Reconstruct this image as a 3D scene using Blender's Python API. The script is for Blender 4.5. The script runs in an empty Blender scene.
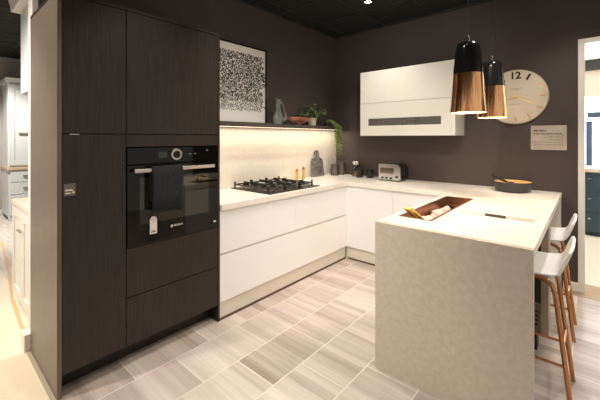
import bpy, bmesh, math, random
from mathutils import Vector, Matrix
random.seed(7)
S = bpy.context.scene
COL = S.collection
R = math.radians

# ------------------------------------------------------------------ materials
def newmat(name):
    m = bpy.data.materials.new(name); m.use_nodes = True
    return m, m.node_tree.nodes, m.node_tree.links, m.node_tree.nodes['Principled BSDF']

def mat(name, col, rough=.5, metal=0., emit=None, es=0., trans=0., coat=0., ior=None, spec=None):
    m, n, l, b = newmat(name)
    b.inputs['Base Color'].default_value = (*col, 1)
    b.inputs['Roughness'].default_value = rough
    b.inputs['Metallic'].default_value = metal
    if trans: b.inputs['Transmission Weight'].default_value = trans
    if coat: b.inputs['Coat Weight'].default_value = coat; b.inputs['Coat Roughness'].default_value = .08
    if ior: b.inputs['IOR'].default_value = ior
    if spec is not None: b.inputs['Specular IOR Level'].default_value = spec
    if emit:
        b.inputs['Emission Color'].default_value = (*emit, 1); b.inputs['Emission Strength'].default_value = es
    return m

def noisemat(name, c1, c2, scale=(1, 1, 1), nscale=5., detail=6., rough=.5, metal=0., lo=.35, hi=.65, bump=0., spec=None, distort=0.):
    m, n, l, b = newmat(name)
    tc = n.new('ShaderNodeTexCoord'); mp = n.new('ShaderNodeMapping'); no = n.new('ShaderNodeTexNoise'); cr = n.new('ShaderNodeValToRGB')
    mp.inputs['Scale'].default_value = scale
    no.inputs['Scale'].default_value = nscale; no.inputs['Detail'].default_value = detail; no.inputs['Distortion'].default_value = distort
    cr.color_ramp.elements[0].position = lo; cr.color_ramp.elements[1].position = hi
    cr.color_ramp.elements[0].color = (*c1, 1); cr.color_ramp.elements[1].color = (*c2, 1)
    l.new(tc.outputs['Object'], mp.inputs['Vector']); l.new(mp.outputs['Vector'], no.inputs['Vector'])
    l.new(no.outputs['Fac'], cr.inputs['Fac']); l.new(cr.outputs['Color'], b.inputs['Base Color'])
    b.inputs['Roughness'].default_value = rough; b.inputs['Metallic'].default_value = metal
    if spec is not None: b.inputs['Specular IOR Level'].default_value = spec
    if bump:
        bp = n.new('ShaderNodeBump'); bp.inputs['Strength'].default_value = bump; bp.inputs['Distance'].default_value = .01
        l.new(no.outputs['Fac'], bp.inputs['Height']); l.new(bp.outputs['Normal'], b.inputs['Normal'])
    return m

def tilemat(name, ox, oy, sx, sy, shift, ca, cb, grout, streak, rough=.35, gw=.006, nstrip=7., strips=0.):
    """tiles in columns of width sx along x, length sy along y, every other column shifted; streaks run along x"""
    m, n, l, b = newmat(name)
    geo = n.new('ShaderNodeNewGeometry'); sep = n.new('ShaderNodeSeparateXYZ'); l.new(geo.outputs['Position'], sep.inputs[0])
    def M(op, a, b_=None, c=None):
        nd = n.new('ShaderNodeMath'); nd.operation = op
        for i, v in enumerate((a, b_, c)):
            if v is None: continue
            if isinstance(v, (int, float)): nd.inputs[i].default_value = v
            else: l.new(v, nd.inputs[i])
        return nd.outputs[0]
    u = M('DIVIDE', M('SUBTRACT', sep.outputs[0], ox), sx)
    cu = M('FLOOR', u)
    par = M('FLOORED_MODULO', cu, 2.)
    v = M('ADD', M('DIVIDE', M('SUBTRACT', sep.outputs[1], oy), sy), M('MULTIPLY', par, shift))
    cv = M('FLOOR', v)
    fu = M('SUBTRACT', u, cu); fv = M('SUBTRACT', v, cv)
    du = M('MULTIPLY', M('MINIMUM', fu, M('SUBTRACT', 1., fu)), sx)
    dv = M('MULTIPLY', M('MINIMUM', fv, M('SUBTRACT', 1., fv)), sy)
    g = M('LESS_THAN', M('MINIMUM', du, dv), gw / 2)
    idv = n.new('ShaderNodeCombineXYZ'); l.new(cu, idv.inputs[0]); l.new(cv, idv.inputs[1])
    wn = n.new('ShaderNodeTexWhiteNoise'); wn.noise_dimensions = '2D'; l.new(idv.outputs[0], wn.inputs['Vector'])
    vec = n.new('ShaderNodeCombineXYZ')
    l.new(M('MULTIPLY', sep.outputs[0], .5), vec.inputs[0])
    l.new(M('MULTIPLY', sep.outputs[1], 9.), vec.inputs[1])
    l.new(M('MULTIPLY', wn.outputs['Value'], 40.), vec.inputs[2])
    no = n.new('ShaderNodeTexNoise'); no.inputs['Scale'].default_value = 1.0; no.inputs['Detail'].default_value = 5.; no.inputs['Roughness'].default_value = .55
    l.new(vec.outputs[0], no.inputs['Vector'])
    sid = n.new('ShaderNodeCombineXYZ'); l.new(cu, sid.inputs[0]); l.new(M('ADD', M('MULTIPLY', cv, 17.), M('FLOOR', M('MULTIPLY', fv, nstrip))), sid.inputs[1])
    w2 = n.new('ShaderNodeTexWhiteNoise'); w2.noise_dimensions = '2D'; l.new(sid.outputs[0], w2.inputs['Vector'])
    v2 = n.new('ShaderNodeCombineXYZ'); l.new(M('MULTIPLY', sep.outputs[0], 1.2), v2.inputs[0]); l.new(M('MULTIPLY', sep.outputs[1], 55.), v2.inputs[1]); l.new(M('MULTIPLY', wn.outputs['Value'], 40.), v2.inputs[2])
    n2 = n.new('ShaderNodeTexNoise'); n2.inputs['Scale'].default_value = 1.; n2.inputs['Detail'].default_value = 3.; l.new(v2.outputs[0], n2.inputs['Vector'])
    f = M('ADD', M('MULTIPLY', M('SUBTRACT', no.outputs['Fac'], .5), streak), M('ADD', M('MULTIPLY', M('SUBTRACT', wn.outputs['Value'], .5), .35), .5))
    f = M('ADD', f, M('ADD', M('MULTIPLY', M('SUBTRACT', w2.outputs['Value'], .5), strips), M('MULTIPLY', M('SUBTRACT', n2.outputs['Fac'], .5), strips * 1.6)))
    mx = n.new('ShaderNodeMix'); mx.data_type = 'RGBA'; mx.clamp_factor = True
    l.new(f, mx.inputs['Factor']); mx.inputs['A'].default_value = (*ca, 1); mx.inputs['B'].default_value = (*cb, 1)
    m2 = n.new('ShaderNodeMix'); m2.data_type = 'RGBA'
    l.new(g, m2.inputs['Factor']); l.new(mx.outputs['Result'], m2.inputs['A']); m2.inputs['B'].default_value = (*grout, 1)
    l.new(m2.outputs['Result'], b.inputs['Base Color'])
    b.inputs['Roughness'].default_value = rough
    return m

M = {}
M['wall'] = noisemat('brown_wall_paint', (.062, .0465, .042), (.069, .052, .047), nscale=2, rough=.75)
M['ceil'] = mat('black_ceiling_tile', (.010, .009, .009), .9)
M['tbar'] = mat('ceiling_grid', (.020, .0195, .0195), .6)
M['darkwood'] = noisemat('dark_stained_oak', (.0140, .0090, .0067), (.027, .0178, .0132), scale=(9, 9, .45), nscale=9, detail=8, rough=.42, bump=.08, spec=.42)
M['sidewood'] = noisemat('lit_oak_side_panel', (.120, .088, .064), (.155, .115, .085), scale=(9, 9, .45), nscale=9, detail=8, rough=.38, bump=.05)  # same oak as the fronts, lightened to paint in its sheen
M['darkgap'] = mat('dark_carcass', (.008, .006, .006), .7)
M['white'] = mat('white_lacquer', (.86, .845, .825), .32)
M['whitewall'] = mat('gloss_ivory_lacquer', (.80, .79, .71), .18)
M['plinth'] = mat('shaded_white_plinth', (.72, .66, .56), .4)  # white darkened to beige, its shade put into the colour
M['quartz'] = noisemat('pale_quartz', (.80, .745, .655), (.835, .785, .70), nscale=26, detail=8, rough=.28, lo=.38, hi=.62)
M['quartz_front'] = noisemat('shaded_mottled_quartz', (.515, .445, .355), (.585, .515, .42), nscale=30, detail=12, rough=.3, lo=.34, hi=.68, distort=.5)  # worktop quartz again, darkened to tan for the shaded front panel
M['splash'] = noisemat('cream_splashback', (.76, .69, .58), (.80, .73, .62), nscale=20, detail=6, rough=.35)
M['shelf'] = noisemat('shelf_oak', (.045, .035, .029), (.07, .055, .046), scale=(6, .5, 6), nscale=9, rough=.5)
M['led'] = mat('led_strip', (1, .9, .75), .5, emit=(1, .80, .55), es=3)
M['blackglass'] = mat('black_glass', (.004, .0035, .003), .04, spec=.32)
M['ovenwindow'] = mat('oven_window_glass', (.014, .012, .009), .03, spec=.75)
M['steel'] = mat('brushed_steel', (.62, .58, .52), .28, 1.)
M['chrome'] = mat('polished_chrome', (.66, .65, .64), .22, 1.)
M['castiron'] = mat('cast_iron', (.012, .0115, .011), .45)
M['hobplate'] = mat('hob_plate', (.06, .056, .052), .3, .9)
M['blackcloth'] = noisemat('black_cotton', (.006, .007, .009), (.014, .015, .018), nscale=120, rough=.95, bump=.4)
M['paper'] = mat('white_card', (.82, .79, .72), .7)
M['ink'] = mat('black_ink', (.012, .011, .011), .8)
M['greyink'] = mat('grey_ink', (.16, .14, .125), .8)
M['gold'] = mat('brass', (.85, .58, .17), .32, .85)
M['copper'] = mat('copper_tube', (.60, .285, .125), .25, 1.)
M['rosecopper'] = mat('rose_copper_wire', (.85, .40, .25), .35, .8)
M['coppertrough'] = noisemat('copper_lining', (.22, .11, .06), (.34, .18, .10), nscale=6, rough=.35, metal=.85)
M['pink'] = noisemat('pale_pink_rock', (.72, .42, .34), (.85, .62, .54), nscale=14, rough=.5)
M['black'] = mat('black_gloss', (.010, .0095, .009), .15)
M['blackmatte'] = mat('black_matte', (.012, .011, .011), .5)
M['art_paper'] = mat('art_paper', (.82, .79, .73), .5)
M['glaze'] = noisemat('grey_green_glaze', (.10, .105, .092), (.20, .205, .18), nscale=8, rough=.18)
M['leaf'] = noisemat('leaf_green', (.06, .10, .03), (.22, .28, .10), nscale=20, rough=.45)
M['leaf2'] = noisemat('bright_trailing_green', (.15, .22, .05), (.32, .40, .13), nscale=30, rough=.5)
M['soil'] = mat('potting_soil', (.02, .014, .01), .95)
M['potcream'] = mat('cream_pot', (.55, .48, .36), .4)
M['slate'] = noisemat('grey_stone', (.035, .032, .031), (.27, .25, .24), nscale=22, detail=8, rough=.55, lo=.3, hi=.7)
M['canister'] = noisemat('brown_marbled_tin', (.08, .065, .058), (.23, .20, .185), scale=(1, 1, .25), nscale=40, rough=.3, metal=.5)
M['glass'] = mat('clear_glass', (.9, .92, .9), .03, trans=1., ior=1.45)
M['smokeglass'] = mat('smoked_glass', (.42, .41, .38), .08, trans=.75, ior=1.2)
M['pan'] = mat('grey_enamel', (.034, .031, .030), .38)
M['woodbowl'] = noisemat('pale_wood', (.70, .40, .13), (.80, .50, .20), scale=(1, 8, 1), nscale=6, rough=.5)
M['seat'] = mat('white_moulded_plastic', (.78, .76, .73), .38)
M['clockface'] = noisemat('clock_face', (.62, .53, .40), (.66, .57, .44), nscale=3, rough=.5)
M['rim'] = mat('clock_rim', (.30, .24, .17), .4)
M['plaque'] = noisemat('plaque_card', (.42, .35, .29), (.50, .43, .36), nscale=12, rough=.6)
M['pend_in'] = mat('pale_gold_lining', (.85, .66, .38), .5)
M['bulb'] = mat('lamp_bulb', (1, .9, .7), .5, emit=(1, .74, .42), es=14)
M['spot'] = mat('downlight_lens', (1, 1, 1), .5, emit=(1, .93, .8), es=20)
M['creamcab'] = mat('cream_painted_wood', (.70, .66, .58), .45)
M['palecab'] = mat('pale_grey_painted_wood', (.55, .58, .59), .45)
M['woodtop'] = mat('pale_wood_worktop', (.50, .38, .25), .5)
M['greywall'] = mat('grey_wall_paint', (.36, .34, .32), .8)
M['trimwhite'] = mat('white_gloss_trim', (.82, .78, .70), .35)
M['navy'] = mat('dark_blue_grey_paint', (.034, .062, .088), .4)
M['blue'] = mat('blue_painted_metal', (.045, .075, .14), .5)
M['worktop_pale'] = mat('pale_stone_worktop', (.66, .58, .47), .4)
M['beigewall'] = mat('beige_wall_paint', (.62, .55, .46), .8)
M['whitewallpaint'] = mat('white_wall_paint', (.80, .78, .74), .8)
M['daylight'] = mat('daylight_window', (1, 1, 1), .5, emit=(.93, .97, 1), es=2.2)
M['whitefloor'] = mat('white_floor', (.74, .70, .60), .3)
M['boards'] = noisemat('oak_boards', (.30, .20, .12), (.42, .30, .20), scale=(.6, 12, 1), nscale=4, rough=.45)
M['creamfloor'] = noisemat('cream_vinyl', (.72, .62, .47), (.78, .68, .53), nscale=3, rough=.4)
M['greyfloor'] = noisemat('grey_wood_floor', (.50, .46, .41), (.64, .59, .53), scale=(1, 9, 1), nscale=3, rough=.45)
M['strip'] = mat('floor_strip', (.36, .29, .21), .45)
M['brownseal'] = mat('brown_floor_seal', (.10, .065, .045), .6)
M['toastwin'] = mat('toaster_window_reflection', (.34, .29, .19), .12, .9)  # cream tint paints in a reflection on the panel
M['tan'] = mat('tan_floor_edge', (.62, .42, .22), .5)
M['tile'] = tilemat('striped_porcelain', .4775, -2.69, .3235, .5, .5, (.31, .24, .195), (.69, .61, .55), (.74, .66, .57), 1.5, strips=.3)
M['travertine'] = tilemat('travertine', -.02, -3.66, .42, .42, .5, (.56, .46, .31), (.72, .62, .46), (.62, .52, .37), .9, rough=.45, gw=.005)

# copper of the lamp shades: polished hammered metal, upright reflections painted in as streaks
def streakcopper():
    m, n, l, b = newmat('reflection_streaked_copper')
    tc = n.new('ShaderNodeTexCoord'); mp = n.new('ShaderNodeMapping'); mp.inputs['Scale'].default_value = (15, 15, .3)
    no = n.new('ShaderNodeTexNoise'); no.inputs['Scale'].default_value = 2.; no.inputs['Detail'].default_value = 4.
    cr = n.new('ShaderNodeValToRGB'); cr.color_ramp.elements[0].position = .40; cr.color_ramp.elements[1].position = .56
    cr.color_ramp.elements[0].color = (.66, .28, .12, 1); cr.color_ramp.elements[1].color = (1., .56, .28, 1)
    l.new(tc.outputs['Object'], mp.inputs['Vector']); l.new(mp.outputs['Vector'], no.inputs['Vector'])
    l.new(no.outputs['Fac'], cr.inputs['Fac']); l.new(cr.outputs['Color'], b.inputs['Base Color'])
    b.inputs['Metallic'].default_value = 1.; b.inputs['Roughness'].default_value = .14
    bp = n.new('ShaderNodeBump'); bp.inputs['Strength'].default_value = .5; bp.inputs['Distance'].default_value = .01
    l.new(no.outputs['Fac'], bp.inputs['Height']); l.new(bp.outputs['Normal'], b.inputs['Normal'])
    return m
M['shadecopper'] = streakcopper()

# ------------------------------------------------------------------ mesh helpers
class MB:
    def __init__(s): s.bm = bmesh.new()
    def box(s, x0, x1, y0, y1, z0, z1, bev=0., seg=2):
        vs = [s.bm.verts.new((x, y, z)) for x in (x0, x1) for y in (y0, y1) for z in (z0, z1)]
        fs = [(0, 1, 3, 2), (4, 6, 7, 5), (0, 4, 5, 1), (2, 3, 7, 6), (0, 2, 6, 4), (1, 5, 7, 3)]
        fc = [s.bm.faces.new([vs[i] for i in f]) for f in fs]
        if bev:
            ed = list({e for f in fc for e in f.edges})
            bmesh.ops.bevel(s.bm, geom=ed, offset=bev, segments=seg, profile=.5, affect='EDGES')
        return s
    def lathe(s, prof, c=(0, 0, 0), n=32, axis='z', sx=1., sy=1., cap=True):
        rings = []
        for r, h in prof:
            ring = []
            for i in range(n):
                a = 2 * math.pi * i / n
                p = (r * math.cos(a) * sx, r * math.sin(a) * sy, h)
                if axis == 'y': p = (p[0], -p[2], p[1])
                if axis == 'x': p = (p[2], p[0], p[1])
                ring.append(s.bm.verts.new((c[0] + p[0], c[1] + p[1], c[2] + p[2])))
            rings.append(ring)
        for a, b in zip(rings, rings[1:]):
            for i in range(n):
                j = (i + 1) % n
                s.bm.faces.new((a[i], a[j], b[j], b[i]))
        if cap:
            if prof[0][0] > 1e-6: s.bm.faces.new(rings[0][::-1])
            if prof[-1][0] > 1e-6: s.bm.faces.new(rings[-1])
        return s
    def tube(s, pts, r, n=10, closed=False):
        pts = [Vector(p) for p in pts]; k = len(pts); rings = []
        rr = r if isinstance(r, (list, tuple)) else [r] * k
        up = None
        for i, p in enumerate(pts):
            if closed: t = pts[(i + 1) % k] - pts[i - 1]
            else: t = pts[min(i + 1, k - 1)] - pts[max(i - 1, 0)]
            t.normalize()
            if up is None: up = t.orthogonal().normalized()
            else:
                up = up - t * up.dot(t)
                up = up.normalized() if up.length > 1e-6 else t.orthogonal().normalized()
            w = t.cross(up)
            rings.append([s.bm.verts.new(p + (up * math.cos(2 * math.pi * j / n) + w * math.sin(2 * math.pi * j / n)) * rr[i]) for j in range(n)])
        pr = list(zip(rings, rings[1:])) + ([(rings[-1], rings[0])] if closed else [])
        for a, b in pr:
            for i in range(n):
                j = (i + 1) % n
                s.bm.faces.new((a[i], a[j], b[j], b[i]))
        if not closed: s.bm.faces.new(rings[0][::-1]); s.bm.faces.new(rings[-1])
        return s
    def prism(s, pts, axis, a, b):
        """polygon pts (2D) extruded along axis from a to b"""
        def P(p, t):
            return {'x': (t, p[0], p[1]), 'y': (p[0], t, p[1]), 'z': (p[0], p[1], t)}[axis]
        A = [s.bm.verts.new(P(p, a)) for p in pts]; B = [s.bm.verts.new(P(p, b)) for p in pts]
        s.bm.faces.new(A); s.bm.faces.new(B[::-1])
        for i in range(len(pts)):
            j = (i + 1) % len(pts)
            s.bm.faces.new((A[i], B[i], B[j], A[j]))
        return s
    def cells(s, xs, ys, inc, z0, z1):
        """flat slab made of the grid cells for which inc(i, j) holds: L shapes and holes in one closed mesh"""
        V = {}
        def v(i, j, k):
            if (i, j, k) not in V: V[i, j, k] = s.bm.verts.new((xs[i], ys[j], (z0, z1)[k]))
            return V[i, j, k]
        on = lambda i, j: 0 <= i < len(xs) - 1 and 0 <= j < len(ys) - 1 and inc(i, j)
        for i in range(len(xs) - 1):
            for j in range(len(ys) - 1):
                if not on(i, j): continue
                s.bm.faces.new((v(i, j, 1), v(i + 1, j, 1), v(i + 1, j + 1, 1), v(i, j + 1, 1)))
                s.bm.faces.new((v(i, j, 0), v(i, j + 1, 0), v(i + 1, j + 1, 0), v(i + 1, j, 0)))
                for (di, dj), (p, q) in {(-1, 0): ((i, j + 1), (i, j)), (1, 0): ((i + 1, j), (i + 1, j + 1)), (0, -1): ((i, j), (i + 1, j)), (0, 1): ((i + 1, j + 1), (i, j + 1))}.items():
                    if not on(i + di, j + dj):
                        s.bm.faces.new((v(*p, 0), v(*q, 0), v(*q, 1), v(*p, 1)))
        return s
    def quad(s, *p):
        s.bm.faces.new([s.bm.verts.new(q) for q in p]); return s
    def rot(s, ang, axis, c):
        bmesh.ops.rotate(s.bm, verts=s.bm.verts, cent=c, matrix=Matrix.Rotation(ang, 3, axis)); return s

ORG = {}
def obj(name, mb, m, parent=None, smooth=None, recalc=True):
    bm = mb.bm
    if recalc: bmesh.ops.recalc_face_normals(bm, faces=bm.faces)
    if parent is not None:
        o0 = ORG[parent]
    else:
        xs = [v.co.x for v in bm.verts]; ys = [v.co.y for v in bm.verts]; zs = [v.co.z for v in bm.verts]
        o0 = Vector(((min(xs) + max(xs)) / 2, (min(ys) + max(ys)) / 2, min(zs)))
    bmesh.ops.translate(bm, verts=bm.verts, vec=-o0)
    me = bpy.data.meshes.new(name); bm.to_mesh(me); bm.free()
    me.materials.append(M[m])
    if smooth:
        me.polygons.foreach_set('use_smooth', [True] * len(me.polygons))
        me.set_sharp_from_angle(angle=R(smooth))
    o = bpy.data.objects.new(name, me); COL.objects.link(o)
    ORG[o] = o0
    if parent is not None: o.parent = parent
    else: o.location = o0
    return o

def tag(o, label, cat, group=None, kind=None):
    o['label'] = label; o['category'] = cat
    if group: o['group'] = group
    if kind: o['kind'] = kind
    return o
def thing(name, label, cat, loc, group=None):
    o = bpy.data.objects.new(name, None); COL.objects.link(o); o.empty_display_size = .05
    o.location = loc; ORG[o] = Vector(loc)
    return tag(o, label, cat, group)
def struct(name, mb, m, label=None, parent=None, smooth=None):
    o = obj(name, mb, m, parent, smooth); o['kind'] = 'structure'
    if label: o['label'] = label
    return o
def copy_tree(o, parent=None):
    c = o.copy(); COL.objects.link(c)
    if parent is not None: c.parent = parent
    for ch in [k for k in o.children]: copy_tree(ch, c)
    return c
def text_mb(txt, size, loc, rot, depth=.0006, bold=0.):
    cu = bpy.data.curves.new('t', 'FONT'); cu.body = txt; cu.size = size; cu.extrude = depth; cu.offset = bold
    cu.align_x = 'CENTER'; cu.align_y = 'CENTER'
    to = bpy.data.objects.new('t', cu); COL.objects.link(to)
    bpy.context.view_layer.update()
    me = bpy.data.meshes.new_from_object(to.evaluated_get(bpy.context.evaluated_depsgraph_get()))
    mb = MB(); mb.bm.from_mesh(me)
    bmesh.ops.transform(mb.bm, verts=mb.bm.verts, matrix=Matrix.Translation(loc) @ rot.to_4x4())
    bpy.data.objects.remove(to); bpy.data.meshes.remove(me); bpy.data.curves.remove(cu)
    return mb
ROT_BACK = Matrix.Rotation(R(90), 3, 'X')                                    # reads from -y
ROT_SIDE = Matrix.Rotation(R(90), 3, 'Z') @ Matrix.Rotation(R(90), 3, 'X')   # reads from +x
def bez(p0, p1, p2, p3, n=12):
    p0, p1, p2, p3 = map(Vector, (p0, p1, p2, p3)); out = []
    for i in range(n + 1):
        t = i / n
        out.append(p0 * (1 - t) ** 3 + p1 * 3 * t * (1 - t) ** 2 + p2 * 3 * t * t * (1 - t) + p3 * t ** 3)
    return out

# ------------------------------------------------------------------ the setting
H = 2.917
struct('floor', MB().cells([.0, .652, 2.62, 5.2], [-6.5, -3.545, -.12, .02], lambda i, j: not (i == 0 and j == 0) and not (i == 2 and j == 2), -.05, 0), 'tile', 'striped beige and grey tile floor of the kitchen')
struct('floor', MB().box(-.02, .652, -6.5, -3.565, -.05, 0), 'travertine', 'cream travertine tile floor in front of the tall cabinet side')
struct('floor', MB().cells([-5.3, -1.25, -.02], [-6.5, -3.45, -.9], lambda i, j: j == 0 or i == 1, -.05, 0), 'creamfloor', 'smooth cream floor of the next display')
struct('floor', MB().box(-5.3, -1.25, -3.45, -.9, -.05, 0), 'greyfloor', 'grey wood floor by the pale dresser')
struct('trim_1', MB().box(-.02, .652, -3.565, -3.545, -.05, .006), 'strip', 'brown floor strip along the tall cabinet side')
struct('floor', MB().box(2.62, 5.2, -.12, .25, -.05, -.001), 'boards', 'brown board floor at the doorway')
struct('floor', MB().box(1.6, 5.2, .25, 6.6, -.05, -.001), 'whitefloor', 'white floor of the room beyond the doorway')
struct('wall_left', MB().box(-.02, 0, -3.5, 0, 0, H), 'wall', 'dark brown wall behind the hob')
wb = MB()
for x0, x1, z0 in ((-.02, 2.749, 0), (2.749, 3.70, 2.346), (3.70, 5.2, 0)): wb.box(x0, x1, 0, .13, z0, H + .4)
struct('wall_back', wb, 'wall', 'dark brown wall with the clock and the doorway')
struct('ceiling', MB().box(-5.4, 5.2, -6.5, 0, H, H + .06), 'ceil', 'black ceiling')
tb = MB()
for k in range(-9, 9): tb.box(1.405 + .6 * k - .012, 1.405 + .6 * k + .012, -6.5, -.02, H - .008, H)
for k in range(1, 11): tb.box(-5.3, 5.2, -.6 * k - .012, -.6 * k + .012, H - .007, H)
struct('trim_2', tb, 'tbar', 'dark grid bars of the ceiling')
pt = MB().box(0.025, 5.2, -.025, 0, H - .02, H).box(0, .025, -3.5, 0, H - .02, H)
struct('trim_3', pt, 'tbar', 'dark edge trim where wall meets ceiling')
# doorway
dr = MB().box(2.749, 2.797, -.012, .14, 0, 2.346).box(3.652, 3.70, -.012, .14, 0, 2.346).box(2.797, 3.652, -.012, .14, 2.30, 2.346)
struct('door_1', dr, 'trimwhite', 'white frame of the open doorway')
struct('baseboard_back', MB().box(2.64, 2.749, -.014, 0, 0, .08), 'trimwhite', 'pale baseboard beside the doorway')
# room beyond the doorway
struct('wall_far', MB().box(1.6, 2.70, 5.6, 5.7, 0, 2.9).box(2.70, 3.9, 5.6, 5.7, 2.33, 2.9).box(2.70, 3.9, 5.6, 5.7, 0, .8).box(3.9, 5.2, 5.6, 5.7, 0, 2.9), 'beigewall', 'beige wall with a bright window beyond the doorway')
struct('trim_4', MB().box(1.6, 5.2, 5.5, 5.7, 2.9, 3.12), 'blackmatte', 'dark band along the top of the far wall')
struct('ceiling', MB().box(1.6, 5.2, .13, 6.6, 3.12, 3.2), 'whitewallpaint', 'white ceiling beyond the doorway')
struct('wall_left_beyond', MB().box(1.55, 1.6, .13, 5.7, 0, 3.12), 'whitewallpaint')
struct('wall_right_beyond', MB().box(5.2, 5.25, .13, 5.7, 0, 3.12), 'whitewallpaint')
w1 = struct('window_1', MB().box(2.70, 3.9, 5.66, 5.68, .8, 2.33), 'daylight', 'bright daylit window beyond the doorway')
struct('window_frame', MB().box(2.70, 2.74, 5.6, 5.65, .8, 2.33).box(2.74, 3.9, 5.6, 5.65, 2.2, 2.24).box(3.1, 3.14, 5.6, 5.65, .8, 2.2), 'trimwhite', None, w1)
# next display on the left
struct('wall_left_display', MB().box(-5.4, -5.3, -6.5, -.9, 0, H), 'greywall', 'grey wall behind the pale dresser')
struct('baseboard_left', MB().box(-5.3, -5.285, -6.5, -.9, 0, .12), 'palecab')
struct('wall_rear_display', MB().box(-5.4, -.02, -.9, -.8, 0, H), 'greywall')

ce = MB(); cp_ = [(-3.3, -3.30), (-2.47, -3.36), (-1.75, -3.425), (-1.0, -3.505), (-.40, -3.535), (-.16, -3.545)]
for (xa, ya), (xb, yb) in zip(cp_, cp_[1:]): ce.prism([(xa, ya), (xb, yb), (xb, yb + .02), (xa, ya + .03)], 'z', .0005, .004)
struct('trim_6', ce, 'tan', 'tan curved floor edge strip at far left')

# ------------------------------------------------------------------ tall dark cabinets
XF = .652
YL, YS, YR = -3.521, -3.187, -2.5115      # left door edge, split, right edge of doors
TH = 2.245
larder = thing('larder_cabinet', 'tall dark oak larder cabinet, left of the oven column, with its bare side facing out', 'cabinet', (.33, -3.36, 0))
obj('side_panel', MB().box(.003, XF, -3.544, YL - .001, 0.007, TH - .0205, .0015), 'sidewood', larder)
obj('top_panel', MB().box(.003, XF, -3.544, YS, TH - .02, TH, .001), 'darkwood', larder)
obj('carcass', MB().box(0.02, XF - .024, YL, YS - .001, .132, TH - .0205), 'darkgap', larder)
ud = obj('door', MB().box(XF - .022, XF, YL + .001, YS - .002, 1.457, TH - .024, .0015), 'darkwood', larder)
ld = obj('door', MB().box(XF - .022, XF, YL + .001, YS - .002, .131, 1.451, .0015), 'darkwood', larder)
for a_, b_, m_ in ((-3.486, -3.440, 'steel'), (-3.252, -3.222, 'tbar')):
    obj('finger_pull', MB().box(XF - .001, XF + .004, a_, b_, 1.449, 1.4535, .0008), m_, ld)['label'] = 'thin metal finger pull'
obj('plinth', MB().box(.02, XF - .12, YL, YS - .001, 0, .1315), 'darkwood', larder)

ovc = thing('oven_cabinet', 'tall dark oak cabinet column housing the built-in oven', 'cabinet', (.33, -2.85, 0))
obj('side_panel', MB().box(.003, XF, -2.5105, -2.492, 0, TH, .0015), 'darkwood', ovc)
obj('top_panel', MB().box(.003, XF, YS + .001, -2.511, TH - .02, TH, .001), 'darkwood', ovc)
cc = MB().box(.02, XF - .024, YS, YR, 1.376, TH - .0205).box(.02, XF - .024, YS, YR, .132, .732).box(.02, .06, YS, YR, .732, 1.376)
obj('carcass', cc, 'darkgap', ovc)
obj('door', MB().box(XF - .022, XF, YS + .002, YR - .002, 1.457, TH - .024, .0015), 'darkwood', ovc)
obj('filler_panel', MB().box(XF - .022, XF - .002, YS + .002, YR - .002, 1.374, 1.452, .001), 'darkwood', ovc)
obj('drawer', MB().box(XF - .022, XF, YS + .002, YR - .002, .433, .737, .0015), 'darkwood', ovc)
obj('drawer', MB().box(XF - .022, XF, YS + .002, YR - .002, .131, .428, .0015), 'darkwood', ovc)
obj('plinth', MB().box(.02, XF - .12, YS, YR, 0, .1315), 'darkwood', ovc)

# built-in oven
OY0, OY1 = YS + .004, YR - .003
oven = thing('oven', 'black glass built-in oven with a steel bar handle', 'oven', (.35, -2.85, .742))
obj('body', MB().box(.08, XF - .02, OY0 + .02, OY1 - .02, .745, 1.362), 'darkgap', oven)
cp = obj('control_panel', MB().box(XF - .02, XF + .006, OY0, OY1, 1.262, 1.368, .0015), 'blackglass', oven)
dl = obj('dial', MB().lathe([(.041, 0), (.041, .014), (.038, .018), (.028, .018), (.026, .012), (.0, .012)], (XF + .006, -2.863, 1.317), 40, 'x'), 'steel', oven, 40)
dl['label'] = 'round pale steel ring dial'
obj('dial_display', MB().lathe([(.0245, 0), (.0245, .0145), (0, .0145)], (XF + .006, -2.863, 1.317), 32, 'x'), 'blackglass', dl, 40)
sy = MB().box(XF + .0062, XF + .0068, -2.985, -2.925, 1.296, 1.338)
obj('display', sy, 'ovenwindow', cp)
for a_, b_ in ((-2.62, 1.336), (-2.76, 1.314), (-2.72, 1.314)):
    obj('icon', MB().box(XF + .0062, XF + .0068, a_, a_ + .015, b_, b_ + .007), 'greyink', cp)
od = obj('oven_door', MB().box(XF - .02, XF + .006, OY0, OY1, .748, 1.256, .0015), 'blackglass', oven)
obj('oven_window', MB().box(XF + .0062, XF + .0072, OY0 + .075, OY1 - .085, .875, 1.175), 'ovenwindow', od)
obj('logo', text_mb('BOSCH', .019, (XF + .0068, -2.842, .826), ROT_SIDE), 'paper', od)
obj('logo_ring', MB().tube([(XF + .007, -2.890 + .0085 * math.cos(a * math.pi / 10), .826 + .0085 * math.sin(a * math.pi / 10)) for a in range(20)], .0012, 6, True).box(XF + .0062, XF + .0075, -2.893, -2.887, .820, .832), 'paper', od)
obj('badge', MB().lathe([(.008, 0), (.008, .002), (0, .002)], (XF + .006, -2.545, .792), 16, 'x', sx=1.5), 'steel', od)
obj('lower_trim', MB().box(XF - .018, XF + .001, OY0, OY1, .742, .746), 'tbar', oven)
hd = obj('handle', MB().box(XF + .036, XF + .056, -3.157, -2.573, 1.211, 1.236, .006, 3), 'steel', oven, 40)
hd['label'] = 'long pale steel bar handle'
for a_ in (-3.130, -2.618): obj('handle_bracket', MB().box(XF + .0062, XF + .038, a_, a_ + .018, 1.216, 1.231, .002), 'steel', hd)

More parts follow.
